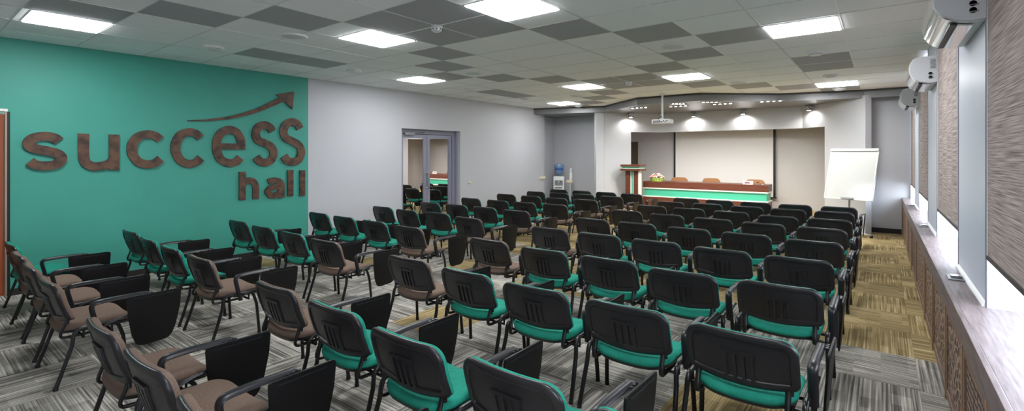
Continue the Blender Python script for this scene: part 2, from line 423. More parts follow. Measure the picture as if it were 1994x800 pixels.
# skirtings
bm = B(); box(bm, XL - .001, .9, 0, XL + .016, 4.535, .075, bev=.003); box(bm, XL, YB, 0, XL + .016, -.15, .075); struct('baseboard_left', bm, 'skirt')
bm = B(); box(bm, XL - .001, 4.535, 0, XL + .014, 6.6, .07); box(bm, XL - .001, 8.39, 0, XL + .014, 12.0, .07); struct('baseboard_left_white', bm, 'skirt')
bm = B(); box(bm, -.245, 12.68, 0, .34, 12.705, .10); struct('baseboard_nook', bm, 'dark')

# ------------------------------------------------------------------ window wall
piers = [(.75, 2.05), (3.85, 5.10), (6.87, 8.15), (9.97, 11.05), (12.62, 12.8), (-1.5, -1.1)]
wins = [(-1.1, .75), (2.05, 3.85), (5.10, 6.87), (8.15, 9.97), (11.05, 12.62)]
bm = B()
for a, b in piers: box(bm, XP, a, SILL - .1, .92, b, H + .1)
struct('wall_right', bm, 'pier')
bm = B(); box(bm, XR + .03, YB, 0, .92, 12.72, SILL - .15); struct('wall_right_base', bm, 'skirt')
# pier skirting strips standing on the sill
for k, (a, b) in enumerate(piers[:4]):
    bm = B(); prism(bm, [(XP, SILL), (XP - .018, SILL), (XP - .018, SILL + .01), (XP - .010, SILL + .02), (XP, SILL + .026)], a + .01, b - .01, axis='y')
    struct('trim_%d' % (k + 2), bm, 'reveal', 40)
# corner profile strips where pier meets window
bm = B()
for a, b in piers[:4]:
    box(bm, XP - .004, b - .02, SILL, XP, b, H); box(bm, XP - .004, a, SILL, XP, a + .02, H)
struct('trim_6', bm, 'door_alu')
for k, (a, b) in enumerate(wins):
    bm = B()
    # reveals, frame, transom
    box(bm, .90, a, SILL - .1, .96, b, SILL + .07); box(bm, .90, a, 2.8, .96, b, H + .1)
    box(bm, .90, a, SILL, .96, a + .06, 2.9); box(bm, .90, b - .06, SILL, .96, b, 2.9); box(bm, .90, (a + b) / 2 - .03, SILL, .96, (a + b) / 2 + .03, 2.9)
    o = struct('window_%d' % (k + 1), bm, 'reveal')
    bm = B(); box(bm, .925, a, SILL, .93, b, 2.9); g = obj('pane', bm, 'win_glass', o)
    bm = B(); box(bm, XP + .001, a + .001, SILL, .90, a + .012, H); box(bm, XP + .001, b - .012, SILL, .90, b - .001, H)
    obj('reveal', bm, 'reveal', o)
# sill top
bm = B()
box(bm, .338, YB, .625, .362, 12.69, SILL, bev=.004)
box(bm, .362, YB, SILL - .03, .92, 12.69, SILL)
o = obj('window_sill', bm, 'sill'); tag(o, 'long grey-brown wood laminate window ledge running above the carved radiator panels', 'window sill')
# radiator screens
PY = [-.6, .3, 1.15, 1.95, 2.74, 3.48, 4.32, 5.33, 6.26, 7.76, 8.85, 9.97, 11.3, 12.66]
plab = ['nearest the camera', 'second nearest the camera', 'third nearest the camera', 'below the nearest blind', 'with woven pattern below the nearest pier', 'with leafy pattern left of the woven one', 'below the second blind', 'just beyond the one below the second blind', 'below the second outlet box', 'below the third blind', 'just before the third outlet box', 'below the third outlet box', 'touching the far nook wall']
for k in range(len(PY) - 1):
    a, b = PY[k] + .012, PY[k + 1] - .012
    o = thing('radiator_screen', 'brown carved radiator cover panel under the ledge, ' + plab[k], 'radiator cover', (XR, (a + b) / 2, 0), 0, 'carved radiator cover panels')
    h = (b - a) / 2
    bm = B(); w = .045
    box(bm, 0, -h, .03, .026, -h + w, .62, bev=.003); box(bm, 0, h - w, .03, .026, h, .62, bev=.003)
    box(bm, 0, -h + w, .03, .026, h - w, .075, bev=.003); box(bm, 0, -h + w, .575, .026, h - w, .62, bev=.003)
    obj('frame', bm, 'rad_frame', o)
    bm = B(); box(bm, .008, -h + w, .075, .02, h - w, .575); obj('lattice', bm, 'carve_b' if k in (4, 9) else 'carve_a', o)
    bm = B(); box(bm, -.006, h - .004, .0, .022, h + .022, .62); obj('edge_strip', bm, 'rad_trim', o)
# outlet boxes in the sill
for y, lb in ((4.62, 'nearest the camera beside the first pier'), (7.75, 'midway along beside the second pier'), (10.75, 'far end beside the third pier')):
    o = thing('outlet_box', 'silver flip-up outlet box set in the window ledge, ' + lb, 'power outlet', (.425, y, SILL), 0, 'outlet boxes in the window ledge')
    bm = B(); box(bm, -.05, -.085, 0, .05, .085, .009, bev=.003); obj('plate', bm, 'grey_metal', o)
    bm = B(); box(bm, -.03, -.055, .0095, .03, .055, .012); obj('socket', bm, 'dark', o)
    bm = B(); box(bm, -.03, .0, .0125, .03, .055, .018, bev=.002); obj('lid', bm, 'chrome', o)
# blinds
blab = {1: 'covering the nearest visible window', 2: 'covering the second window along the ledge', 3: 'covering the third window along the ledge', 4: 'covering the farthest window by the nook', 0: 'covering the window nearest the back wall'}
for k, (a, b) in enumerate(wins):
    o = thing('roller_blind', 'grey-brown woven roller blind, lowered, ' + blab[k], 'blind', (XP + .004, (a + b) / 2, 1.035), 0, 'roller blinds along the window wall')
    h = (b - a) / 2 - .002
    if k == 0: o.location.z = 1.5
    bm = B(); box(bm, 0, -h, .01, .004, h, 1.87 if k else 1.42); obj('fabric', bm, 'blind', o)
    bm = B(); box(bm, -.006, -h, -.012, .010, h, .012, bev=.003); obj('bottom_bar', bm, 'shadow_gap', o)
    bm = B(); lathe(bm, [(.022, -h), (.022, h)], .025, 0, 16, axis='y', cz=1.885); obj('roller', bm, 'grey_metal', o)

# air conditioners
def ac(y0, label):
    L = .92
    o = thing('air_conditioner', label, 'air conditioner', (XP - .002, y0, 2.405), 0, 'air conditioners high on the window wall')
    # profile in (x outwards negative, z)
    prof = [(0, .0), (-.07, -.005), (-.135, .01), (-.19, .045), (-.222, .10), (-.23, .16), (-.222, .215), (-.195, .265), (-.15, .285), (0, .285)]
    bm = B(); prism(bm, [(x, z) for x, z in prof], .012, L - .012, axis='y')
    obj('body', bm, 'white_plastic', o, 40)
    pf = [(x * 1.0, z) for x, z in prof]
    for yy in ((0, .012), (L - .012, L)):
        bm = B(); prism(bm, [(x * .985, .002 + z * .985) for x, z in prof], yy[0], yy[1], axis='y'); obj('side_panel', bm, 'ac_side', o, 40)
    # glossy front cover
    bm = B(); n = len(prof)
    seq = [(-.135, .01), (-.165, .022), (-.19, .045), (-.222, .10), (-.23, .16), (-.222, .215), (-.195, .265), (-.16, .285)]
    out = [(x - .006, z - .002) for x, z in seq]
    prism(bm, seq + out[::-1], .02, L - .02, axis='y'); obj('front_cover', bm, 'ac_gloss', o, 50)
    bm = B(); box(bm, -.150, .06, -.006, -.118, L - .06, .02); obj('air_slot', bm, 'dark', o)
    bm = B(); prism(bm, [(-.118, -.012), (-.05, -.02), (-.045, -.012), (-.115, -.002)], .07, L - .07, axis='y'); obj('louvre', bm, 'chrome', o)
    bm = B()
    for q in range(2):
        for kx in range(2): lathe(bm, [(.017, -.003), (.014, -.003)], -.055, 0, 14, axis='y', cz=.055 + .04 * q)
        box(bm, -.07, -.004, .045 + .04 * q, -.03, 0.0, .05 + .04 * q)
    for q in range(7): box(bm, -.058 + .003 * (q % 2), -.003, .15 + .015 * q, -.012, 0, .159 + .015 * q)
    obj('rating_label', bm, 'print', o)
    bm = B(); box(bm, -.02, .1, .285, 0, L - .1, .30); obj('wall_bracket', bm, 'grey_metal', o)
    return o
ac(3.84, 'white wall air conditioner with mirror-like silver front, nearest and largest, above the first pier')
ac(6.86, 'white wall air conditioner with barcode sticker on its side, middle of the three')
ac(9.96, 'smallest and farthest white wall air conditioner, near the stage nook')
for (y, lb) in ((6.7, 'grey insulated pipe behind the middle air conditioner near the ceiling'),):
    bm = B(); tube(bm, arcpts([(XP - .05, 4.76, 2.72), (XP - .05, 4.95, 2.80), (XP - .05, 5.05, 2.88), (XP - .05, 5.05, 2.96)], .06), .028, 10)
    o = obj('insulated_pipe', bm, 'print'); tag(o, 'grey insulated pipe rising to the ceiling beside the nearest air conditioner', 'pipe')

# ------------------------------------------------------------------ chairs
def fill_edges(pts, n, m=(8, 3)):
    # extra points on the straight stretches between the rounded corners, so the panel can curve
    out = []; N = len(pts)
    for i, p in enumerate(pts):
        out.append(p)
        if i % (n + 1) == n:
            q = pts[(i + 1) % N]; k = m[0] if (i // (n + 1)) in (0, 2) else m[1]
            for j in range(1, k): out.append((p[0] + (q[0] - p[0]) * j / k, p[1] + (q[1] - p[1]) * j / k))
    return out
def outline(w, z0, z1, rt, rb, n=8):
    """rounded rectangle outline points (x,z), w half width"""
    pts = []
    for (cx, cz, r, a0) in ((w - rt, z1 - rt, rt, 0), (-w + rt, z1 - rt, rt, 90), (-w + rb, z0 + rb, rb, 180), (w - rb, z0 + rb, rb, 270)):
        for k in range(n + 1):
            a = math.radians(a0 + 90 * k / n); pts.append((cx + r * math.cos(a), cz + r * math.sin(a)))
    return fill_edges(pts, n)
BZ0, BZ1, BW = .452, .718, .272
def ysurf(x, z):
    t = (z - BZ0) / (BZ1 - BZ0)
    return .078 * (1 - t) + .03 * (x / BW) ** 2 - .012 * math.sin(PI * max(0, min(1, t)))
def sag(x, z):
    t = max(0, min(1, (z - BZ0) / (BZ1 - BZ0)))
    return z - .032 * (1 - (x / BW) ** 2) * (1 - t) ** 1.5
def ringsurf(bm, specs, close=True):
    rings = []
    for w, z0, z1, rt, rb, off in specs:
        rings.append([bm.verts.new((x, ysurf(x, z) + off, sag(x, z))) for x, z in outline(w, z0, z1, rt, rb)])
    n = len(rings[0])
    for i in range(len(rings) - 1):
        for k in range(n):
            f = bm.faces.new([rings[i][k], rings[i][(k + 1) % n], rings[i + 1][(k + 1) % n], rings[i + 1][k]]); f.smooth = True
    return rings
def shrink(s, off, f=1.0):
    # inset outline by s
    return (BW - s, BZ0 + s, BZ1 - s, max(.085 - s * f, .012), max(.035 - s * f, .008), off)
def centre_specs(s0, off, steps=5):
    out = []
    zc = (BZ0 + BZ1) / 2; h0 = (BZ1 - BZ0) / 2 - s0; w0 = BW - s0
    for k in range(1, steps + 1):
        f = 1 - k / (steps + .35)
        h = h0 * f; w = w0 * f
        out.append((w, zc - h, zc + h, min(.06 * f, h * .9), min(.03 * f, h * .9), off))
    return out
def cap_ring(bm, ring):
    bm.faces.new(ring)
def make_shell():
    bm = B()
    # front (hidden) -> edge -> back, y- is the rear
    sp = [shrink(.02, .012), shrink(.003, .008), shrink(0, 0), shrink(.002, -.008), shrink(.010, -.014), shrink(.030, -.016), shrink(.037, -.0135), shrink(.041, -.006)]
    sp += centre_specs(.045, -.005)
    r = ringsurf(bm, sp); cap_ring(bm, r[-1]); cap_ring(bm, r[0])
    # moulded rib block
    def plate(x0, x1, z0, z1, o1):
        n = 6; g = []
        for a in range(n + 1):
            z = z0 + (z1 - z0) * a / n
            g.append([bm.verts.new((x, ysurf(x, z) - .004 - o1 * q, sag(x, z))) for x, q in ((x0, 0), (x0 + .003, 1), (x1 - .003, 1), (x1, 0))])
        for a in range(n):
            for b in range(3): bm.faces.new([g[a][b], g[a][b + 1], g[a + 1][b + 1], g[a + 1][b]])
        bm.faces.new([g[n][0], g[n][1], g[n][2], g[n][3]]); bm.faces.new([g[0][3], g[0][2], g[0][1], g[0][0]])
    for x in (-.075, -.030, .012, .054): plate(x, x + .022, .480, .612, .012)
    plate(-.080, .082, .606, .624, .013)
    plate(-.2, .2, .650, .656, .003)
    return bm
def make_cushion():
    bm = B()
    s2 = [(.004, .008), (.003, .022), (.010, .034), (.028, .042), (.05, .046)]
    sp = [shrink(a, b) for a, b in s2] + centre_specs(.07, .047)
    r = ringsurf(bm, sp); cap_ring(bm, r[-1])
    return bm
def sq_outline(hx, y0, y1, rf, rb, n=8):
    pts = []
    for (cx, cy, r, a0) in ((hx - rf, y1 - rf, rf, 0), (-hx + rf, y1 - rf, rf, 90), (-hx + rb, y0 + rb, rb, 180), (hx - rb, y0 + rb, rb, 270)):
        for k in range(n + 1):
            a = math.radians(a0 + 90 * k / n); pts.append((cx + r * math.cos(a), cy + r * math.sin(a)))
    return fill_edges(pts, n)
def seat_z(x, y):
    return (.018 + .014 * max(0, 1 - y / .3)) * (x / .25) ** 2 - .018 * max(0, (y - .36) / .12) ** 2 - .004 * math.cos(PI * min(1, y / .45))
def make_seat(specs, cap_first=True):
    bm = B(); rings = []
    for s, z in specs:
        hx = .252 - s; y0 = .055 + s; y1 = .485 - s; rf = max(.09 - s * .6, .02); rb = max(.135 - s * .65, .02)
        rf = min(rf, hx * .9, (y1 - y0) * .45); rb = min(rb, hx * .9, (y1 - y0) * .45)
        rings.append([bm.verts.new((x, y, z + seat_z(x, y))) for x, y in sq_outline(hx, y0, y1, rf, rb)])
    n = len(rings[0])
    for i in range(len(rings) - 1):
        for k in range(n):
            f = bm.faces.new([rings[i][k], rings[i][(k + 1) % n], rings[i + 1][(k + 1) % n], rings[i + 1][k]]); f.smooth = True
    bm.faces.new(rings[0]); bm.faces.new(rings[-1])
    return bm

def make_chair(fab):
    t = thing('tablet_chair', 'x', 'chair')
    sh = obj('backrest_shell', make_shell(), 'plastic', t, 50)
    cu = obj('backrest_cushion', make_cushion(), fab, t, 60)
    obj('seat_cushion', make_seat([(.02, .350), (.004, .356), (0, .372), (.004, .389), (.018, .400), (.05, .406), (.11, .407), (.17, .407), (.2, .407)]), fab, t, 60)
    obj('seat_pan', make_seat([(.05, .331), (.014, .336), (.008, .344), (.006, .356), (.05, .358)]), 'plastic', t, 50)
    # side frames: rail + four legs
    for s in (-1, 1):
        bm = B()
        tube(bm, arcpts([(s * .291, .105, .27), (s * .286, .12, .388), (s * .286, .36, .388), (s * .291, .395, .27)], .05, 6), .0125, 12, flat=1.2, up=(1, 0, 0))
        obj('side_rail', bm, 'tube', t, 60)
        for (ya, yb, dx) in ((.105, .02, .0), (.395, .415, .0)):
            bm = B(); tube(bm, [(s * .291, ya, .275), (s * .297, (ya + yb) / 2, .14), (s * .302, yb, .014)], .0125, 12, flat=1.2, up=(1, 0, 0))
            lg = obj('leg', bm, 'tube', t, 60)
            bm = B(); tube(bm, [(s * .3015, yb, .022), (s * .302, yb, 0.0)], .0155, 12, up=(0, 1, 0)); obj('foot_cap', bm, 'plastic', lg, 40)
    bm = B()
    for y in (.17, .33): tube(bm, [(-.288, y, .324), (.288, y, .324)], .009, 8)
    for s in (-1, 1):
        for y in (.17, .33): tube(bm, [(s * .286, y, .323), (s * .286, y, .382)], .007, 8)
    obj('crossbar', bm, 'tube', t, 60)
    for s in (-1, 1):
        bm = B()
        x = s * .218
        tube(bm, arcpts([(x, ysurf(x, .50) + .004, .50), (x, ysurf(x, .45) - .004, .45), (x, .045, .330), (x, .13, .326), (x, .30, .327)], .07, 7), .0095, 10, flat=1.5, up=(1, 0, 0))
        obj('back_support', bm, 'tube', t, 60)
        bm = B(); xx = s * .222
        box(bm, xx - .02, ysurf(xx, .46) - .010, .425, xx + .02, ysurf(xx, .46) + .008, .462, bev=.005); obj('support_sleeve', bm, 'plastic', t, 40)
    # armrest on the sitter's right
    bm = B()
    ax = .306
    def bar(path, hw, ht, n=None):
        pts = [Vector(p) for p in path]; rings = []
        for i, p in enumerate(pts):
            a = pts[max(i - 1, 0)]; b = pts[min(i + 1, len(pts) - 1)]; tt = (b - a).normalized()
            s_ = Vector((1, 0, 0)); v = s_.cross(tt).normalized()
            f = 1.0 if not n else n[i]
            prof = [(-1, -.5), (-.75, .6), (-.35, 1), (.35, 1), (.75, .6), (1, -.5), (.6, -1), (-.6, -1)]
            rings.append([bm.verts.new(p + s_ * hw * f * u + v * ht * w) for u, w in prof])
        for i in range(len(rings) - 1):
            for k in range(8):
                fc = bm.faces.new([rings[i][k], rings[i][(k + 1) % 8], rings[i + 1][(k + 1) % 8], rings[i + 1][k]]); fc.smooth = True
        bm.faces.new(rings[0]); bm.faces.new(rings[-1])
    pth = arcpts([(ax, .25, .335), (ax, .222, .45), (ax, .200, .552), (ax, .33, .560), (ax, .545, .556)], .05, 6)
    bar(pth, .025, .0145)
    a = obj('armrest', bm, 'plastic_arm', t, 40)
    bm = B(); bar(arcpts([(ax - .002, .24, .345), (ax - .002, .29, .382), (ax - .002, .38, .412), (ax - .002, .45, .416)], .05, 5), .012, .007); obj('lower_arm_bar', bm, 'plastic_arm', t, 40)
    # hinge
    bm = B()
    tube(bm, [(ax, .50, .556), (ax + .012, .56, .553)], .013, 10); tube(bm, [(ax - .005, .545, .557), (ax + .042, .565, .553)], .010, 10)
    for q in range(3): lathe(bm, [(.008, -.004), (.008, .004)], ax + .035, .50 + .03 * q, 8, axis='z', cz=.562)
    obj('tablet_hinge', bm, 'plastic', t, 40)
    # tablet, folded down outside the arm
    bm = B()
    o2 = []
    raw = [(.405, .562), (.735, .562), (.752, .548), (.745, .42), (.72, .28), (.695, .205), (.665, .178), (.50, .168), (.465, .185), (.435, .26), (.412, .40), (.398, .545)]
    prev = None
    pts2 = []
    nR = len(raw)
    for i in range(nR):
        a_, b_, c_ = Vector(raw[i - 1]), Vector(raw[i]), Vector(raw[(i + 1) % nR])
        d = min(.012, (a_ - b_).length * .4, (c_ - b_).length * .4)
        pts2 += [b_ + (a_ - b_).normalized() * d, b_ + (c_ - b_).normalized() * d]
    fa = []; fb = []
    for p in pts2:
        xo = .358 - (.562 - p.y) * .075
        fa.append(bm.verts.new((xo - .006, p.x, p.y))); fb.append(bm.verts.new((xo + .006, p.x, p.y)))
    bm.faces.new(fa); bm.faces.new(fb)
    for i in range(len(fa)): bm.faces.new([fa[i], fa[(i + 1) % len(fa)], fb[(i + 1) % len(fa)], fb[i]])
    es = [e for e in bm.edges if len(e.link_faces) == 2 and any(len(f.verts) > 6 for f in e.link_faces)]
    bmesh.ops.bevel(bm, geom=es, offset=.003, segments=2, affect='EDGES', profile=.7)
    tb = obj('writing_tablet', bm, 'tablet', t, 40)
    bm = B(); box(bm, .3635, .44, .535, .3675, .70, .541, bev=.001); obj('pencil_groove', bm, 'plastic_arm', tb)
    return t

teal = make_chair('teal_fabric'); brown = make_chair('brown_fabric')
CH = {
 'A': [(-.58, 10.15), (-.59, 9.24), (-.58, 8.14), (-.59, 7.09), (-.57, 5.97), (-.58, 4.88), (-.58, 3.80), (-.58, 2.65), (-.585, 1.55)],
 'B': [(-1.25, 10.14), (-1.24, 9.24), (-1.22, 8.10), (-1.25, 7.13), (-1.25, 6.05), (-1.23, 4.90), (-1.24, 3.77), (-1.23, 2.70), (-1.25, 1.58)],
 'C': [(-1.92, 10.19), (-1.89, 9.27), (-1.92, 8.28), (-1.92, 7.20), (-1.91, 6.07), (-1.91, 4.96), (-1.91, 3.85), (-1.90, 2.70), (-1.91, 1.56), (-1.89, .66)],
 'D': [(-2.59, 10.22), (-2.585, 9.36), (-2.61, 8.34), (-2.62, 7.28), (-2.61, 6.12), (-2.60, 4.99), (-2.60, 3.85), (-2.59, 2.74), (-2.62, 1.61), (-2.60, .68)],
 'E': [(-3.26, 10.26), (-3.26, 9.31), (-3.28, 8.39), (-3.32, 7.38), (-3.28, 6.13), (-3.30, 5.03), (-3.36, 3.93), (-3.33, 2.79), (-3.36, 1.63), (-3.30, .68)],
 'F': [(-4.66, 10.66), (-4.71, 9.72), (-4.79, 8.70), (-4.79, 7.52), (-4.76, 6.29), (-4.77, 5.14), (-4.77, 4.02), (-4.72, 2.83), (-4.82, 1.68), (-4.80, .70)],
 'G': [(-5.35, 10.73), (-5.48, 9.86), (-5.47, 8.66), (-5.46, 7.48), (-5.50, 6.36), (-5.56, 5.29), (-5.54, 4.08), (-5.48, 2.88), (-5.56, 1.69), (-5.56, .71)],
 'H': [(-6.05, 10.79), (-6.14, 9.84), (-6.17, 8.71), (-6.13, 7.48), (-6.19, 6.36), (-6.24, 5.24), (-6.29, 4.10), (-6.24, 2.90), (-6.32, 1.72), (-6.30, .73)],
 'I': [(-6.74, 10.80), (-6.84, 9.86), (-6.93, 8.78), (-6.88, 7.51), (-6.87, 6.34), (-6.97, 5.31), (-7.02, 4.13), (-7.05, 2.95), (-7.12, 1.77), (-7.08, .77)]}
rown = ['front', 'second', 'third', 'fourth', 'fifth', 'sixth', 'seventh', 'eighth', 'ninth', 'rearmost']
coln = {'A': 'seat at the window aisle', 'B': 'second seat from the window aisle', 'C': 'third seat from the window aisle', 'D': 'fourth seat from the window aisle', 'E': 'window-side seat at the centre aisle',
        'F': 'door-side seat at the centre aisle', 'G': 'third seat from the left wall', 'H': 'second seat from the left wall', 'I': 'seat next to the left wall'}
used = {'teal': False, 'brown': False}
for c in 'ABCDEFGHI':
    for r, (x, y) in enumerate(CH[c]):
        isb = (c in 'EF') or (r == 9 and c in 'CDGH')
        key = 'brown' if isb else 'teal'; src = brown if isb else teal
        lb = '%s-seated black tablet chair, %s row from stage, %s' % (key, rown[r], coln[c])
        rz = random.uniform(-.025, .025); x += random.uniform(-.006, .006)
        grp = 'black tablet chairs with %s seats' % key
        if not used[key]:
            used[key] = True; src.location = (x, y, 0); src.rotation_euler = (0, 0, rz); src['label'] = lb; src['group'] = grp
        else: dup(src, (x, y, 0), rz, lb, grp)

# ------------------------------------------------------------------ wall sign
def catmull(pts, n=10):
    P = [Vector(p) for p in pts]; P = [P[0] * 2 - P[1]] + P + [P[-1] * 2 - P[-2]]; out = []
    for i in range(1, len(P) - 2):
        for k in range(n):
            t = k / n; a, b, c, d = P[i - 1], P[i], P[i + 1], P[i + 2]
            out.append(.5 * ((2 * b) + (c - a) * t + (2 * a - 5 * b + 4 * c - d) * t * t + (3 * b - a - 3 * c + d) * t ** 3))
    out.append(P[-2]); return out
TH = .032
def stroke(bm, pts, w, x1, cuts=None):
    """flat-ended ribbon along pts (y,z), half width w, extruded from the wall"""
    L = []; R = []
    for i, p in enumerate(pts):
        a = pts[max(i - 1, 0)]; b = pts[min(i + 1, len(pts) - 1)]; t = (b - a).normalized(); n = Vector((-t.y, t.x))
        L.append(p + n * w); R.append(p - n * w)
    fr = [[bm.verts.new((x, q.x, q.y)) for q in (L[i], R[i])] for x in (x1,) for i in range(len(pts))]
    bk = [[bm.verts.new((XL + .002, q.x, q.y)) for q in (L[i], R[i])] for i in range(len(pts))]
    for i in range(len(pts) - 1):
        bm.faces.new([fr[i][0], fr[i][1], fr[i + 1][1], fr[i + 1][0]]); bm.faces.new([bk[i][0], bk[i][1], bk[i + 1][1], bk[i + 1][0]])
        for s in (0, 1): bm.faces.new([fr[i][s], fr[i + 1][s], bk[i + 1][s], bk[i][s]])
    for i in (0, len(pts) - 1): bm.faces.new([fr[i][0], fr[i][1], bk[i][1], bk[i][0]])
GL = {
 's': [('c', [(.93, .84), (.78, .95), (.48, 1.0), (.15, .93), (0, .76), (.12, .60), (.48, .52), (.86, .42), (1.0, .25), (.86, .06), (.50, 0), (.2, .04), (.03, .15)])],
 'c': [('c', [(.97, .83), (.78, .96), (.5, 1.0), (.2, .90), (.03, .68), (0, .5), (.03, .32), (.2, .10), (.5, 0), (.78, .04), (.98, .18)])],
 'e': [('c', [(1.0, .50), (.98, .70), (.80, .93), (.5, 1.0), (.2, .90), (.03, .70), (0, .5), (.03, .30), (.2, .09), (.52, 0), (.8, .04), (.96, .16)]), ('l', [(0, .50), (1.10, .50)])],
 'u': [('p', [(0, 1.12), (0, .42), (.06, .14), (.26, 0), (.5, -.01), (.8, .06), (1.0, .22)]), ('l', [(1, 1.12), (1, -.12)])],
 'h': [('l', [(0, 1.1), (0, -.1)]), ('p', [(0, .48), (.2, .66), (.52, .74), (.85, .64), (1, .42), (1, .2), (1, -.1)])],
 'a': [('p', [(.05, .93), (.4, 1.02), (.82, .93), (1, .68), (1, .3), (1, -.14)]), ('c', [(1, .60), (.5, .56), (.12, .44), (.02, .25), (.2, .03), (.55, .0), (.98, .2)])],
 'l': [('l', [(.5, 1.1), (.5, -.1)])]}
letters = [('s', .99, 1.38, 1.44, 1.90, 'first letter of the word success'), ('u', 1.48, 1.89, 1.43, 1.89, 'second letter of the word success'), ('c', 1.97, 2.41, 1.44, 1.96, 'third letter of the word success'),
           ('c', 2.47, 2.91, 1.44, 2.01, 'fourth letter of the word success'), ('e', 3.00, 3.47, 1.44, 2.07, 'fifth letter of the word success'), ('s', 3.57, 3.98, 1.44, 2.17, 'sixth letter of the word success'), ('s', 4.02, 4.46, 1.44, 2.25, 'last, tallest of the word success'),
           ('h', 3.38, 3.68, .92, 1.36, 'first letter of the word hall'), ('a', 3.77, 4.10, .91, 1.25, 'second letter of the word hall'), ('l', 4.16, 4.25, .93, 1.37, 'third letter of the word hall'), ('l', 4.36, 4.47, .92, 1.36, 'last letter of the word hall')]
for g, y0, y1, z0, z1, lb in letters:
    w = (.050 if z0 > 1.2 else .048)
    if z0 > 1.2: w = .053 + .012 * (z1 - z0 - .46) / .36
    a, b, c, d = y0 + w, y1 - w, z0 + w, z1 - w
    if g == 'l': a = b = (y0 + y1) / 2
    bm = B()
    for q, (kind, pts) in enumerate(GL[g]):
        P = [Vector((a + (b - a) * u, c + (d - c) * v)) for u, v in pts]
        if kind in 'cp': P = catmull(P, 9)
        if g == 'e' and q == 1: P = [Vector((a, P[0].y)), Vector((b + w, P[0].y))]
        if kind in 'l' and g in 'uhl':
            zt, zb = z1, z0
            P = [Vector((P[0].x, zt)), Vector((P[0].x, zb))]
        if g in 'ha' and kind == 'p': P[-1].y = z0
        if g == 'u' and q == 0: P[0].y = z1
        stroke(bm, P, w * (.78 if (g == 'e' and q == 1) else 1), XL + TH + .0008 * q)
    o = obj('sign_letter', bm, 'wood_letter'); tag(o, 'dark brown wooden letter %s on teal wall, %s' % (g, lb), 'wall letter', 'letters of the wall sign')
bm = B()
ctr = catmull([(2.68, 2.12), (2.95, 2.145), (3.25, 2.20), (3.6, 2.315), (3.85, 2.44), (4.09, 2.57)], 8)
n = len(ctr); up_ = []; dn_ = []
for i, p in enumerate(ctr):
    a = ctr[max(i - 1, 0)]; b = ctr[min(i + 1, n - 1)]; t = (b - a).normalized(); nn = Vector((-t.y, t.x)); w = .004 + .042 * (i / (n - 1)) ** .9
    up_.append(p + nn * w); dn_.append(p - nn * w)
for i in range(n - 1):
    q = [up_[i], dn_[i], dn_[i + 1], up_[i + 1]]
    f = [bm.verts.new((XL + TH, v.x, v.y)) for v in q]; g_ = [bm.verts.new((XL + .002, v.x, v.y)) for v in q]
    bm.faces.new(f); bm.faces.new([f[0], f[3], g_[3], g_[0]]); bm.faces.new([f[1], f[2], g_[2], g_[1]])
    if i == 0: bm.faces.new([f[0], f[1], g_[1], g_[0]])
prism(bm, [(3.955, 2.625), (4.265, 2.705), (4.235, 2.40), (4.12, 2.505), (4.04, 2.56)], XL + .002, XL + TH + .0008, axis='x')
o = obj('sign_arrow', bm, 'wood_letter'); tag(o, 'dark brown wooden arrow sweeping upward on teal wall above the letters', 'wall sign')

# ------------------------------------------------------------------ doors
bm = B()   # orange door at the far left
box(bm, XL - .05, -.02, .01, XL - .012, .848, 2.09)
d1 = struct('door_1', bm, 'orange_wood')
bm = B(); box(bm, XL - .14, .848, 0, XL + .012, .868, 2.12, bev=.004); box(bm, XL - .14, -.05, 0, XL + .022, -.02, 2.12); obj('frame', bm, 'beige_metal', d1)
bm = B(); box(bm, XL - .14, .868, 0, XL + .008, .892, 2.12); obj('edge_seal', bm, 'dark', d1)
bm = B(); box(bm, XL - .14, -.08, 2.12, XL + .02, .872, 2.15, bev=.004); obj('lintel', bm, 'white_edge', d1)
bm = B(); box(bm, XL - .06, .66, .95, XL - .045, .70, 1.12); tube(bm, [(XL - .045, .68, 1.05), (XL + .0, .68, 1.05), (XL, .58, 1.05)], .01); obj('handle', bm, 'grey_metal', d1)
bm = B(); box(bm, -9.0, -.2, 0, -8.9, 1.0, 2.3); struct('wall_behind_door', bm, 'hall')

# aluminium double glass door
DX = -8.15
bm = B()
box(bm, DX - .03, 6.60, 0, DX + .04, 6.68, 2.185, bev=.004); box(bm, DX - .03, 8.25, 0, DX + .04, 8.39, 2.185, bev=.004); box(bm, DX - .03, 6.68, 2.09, DX + .04, 8.25, 2.185, bev=.004)
box(bm, DX - .03, 8.33, 0, DX + .09, 8.385, 2.185)
d2 = struct('door_2', bm, 'door_alu')
for (a, b, hs) in ((6.69, 7.455, -1), (7.465, 8.24, 1)):
    bm = B(); s = .085
    box(bm, DX - .02, a, .02, DX + .025, a + s, 2.08, bev=.004); box(bm, DX - .02, b - s, .02, DX + .025, b, 2.08, bev=.004)
    box(bm, DX - .02, a + s, 1.995, DX + .025, b - s, 2.08, bev=.004); box(bm, DX - .02, a + s, .02, DX + .025, b - s, .14, bev=.004)
    lf = obj('leaf', bm, 'door_alu', d2)
    bm = B(); box(bm, DX - .002, a + s - .01, .13, DX + .002, b - s + .01, 2.0); obj('glass', bm, 'door_glass', lf)
    hy = b - .045 if hs < 0 else a + .045
    bm = B(); tube(bm, arcpts([(DX + .02, hy, .88), (DX + .075, hy + .06 * hs * -1, .88), (DX + .075, hy + .06 * hs * -1, 1.22), (DX + .02, hy, 1.22)], .05, 5), .011); obj('handle', bm, 'grey_metal', lf, 60)
bm = B(); box(bm, DX + .04, 6.78, 2.06, DX + .09, 7.05, 2.11, bev=.004); tube(bm, [(DX + .07, 6.95, 2.11), (DX + .12, 7.15, 2.13), (DX + .06, 7.35, 2.13)], .009); obj('door_closer', bm, 'grey_metal', d2)
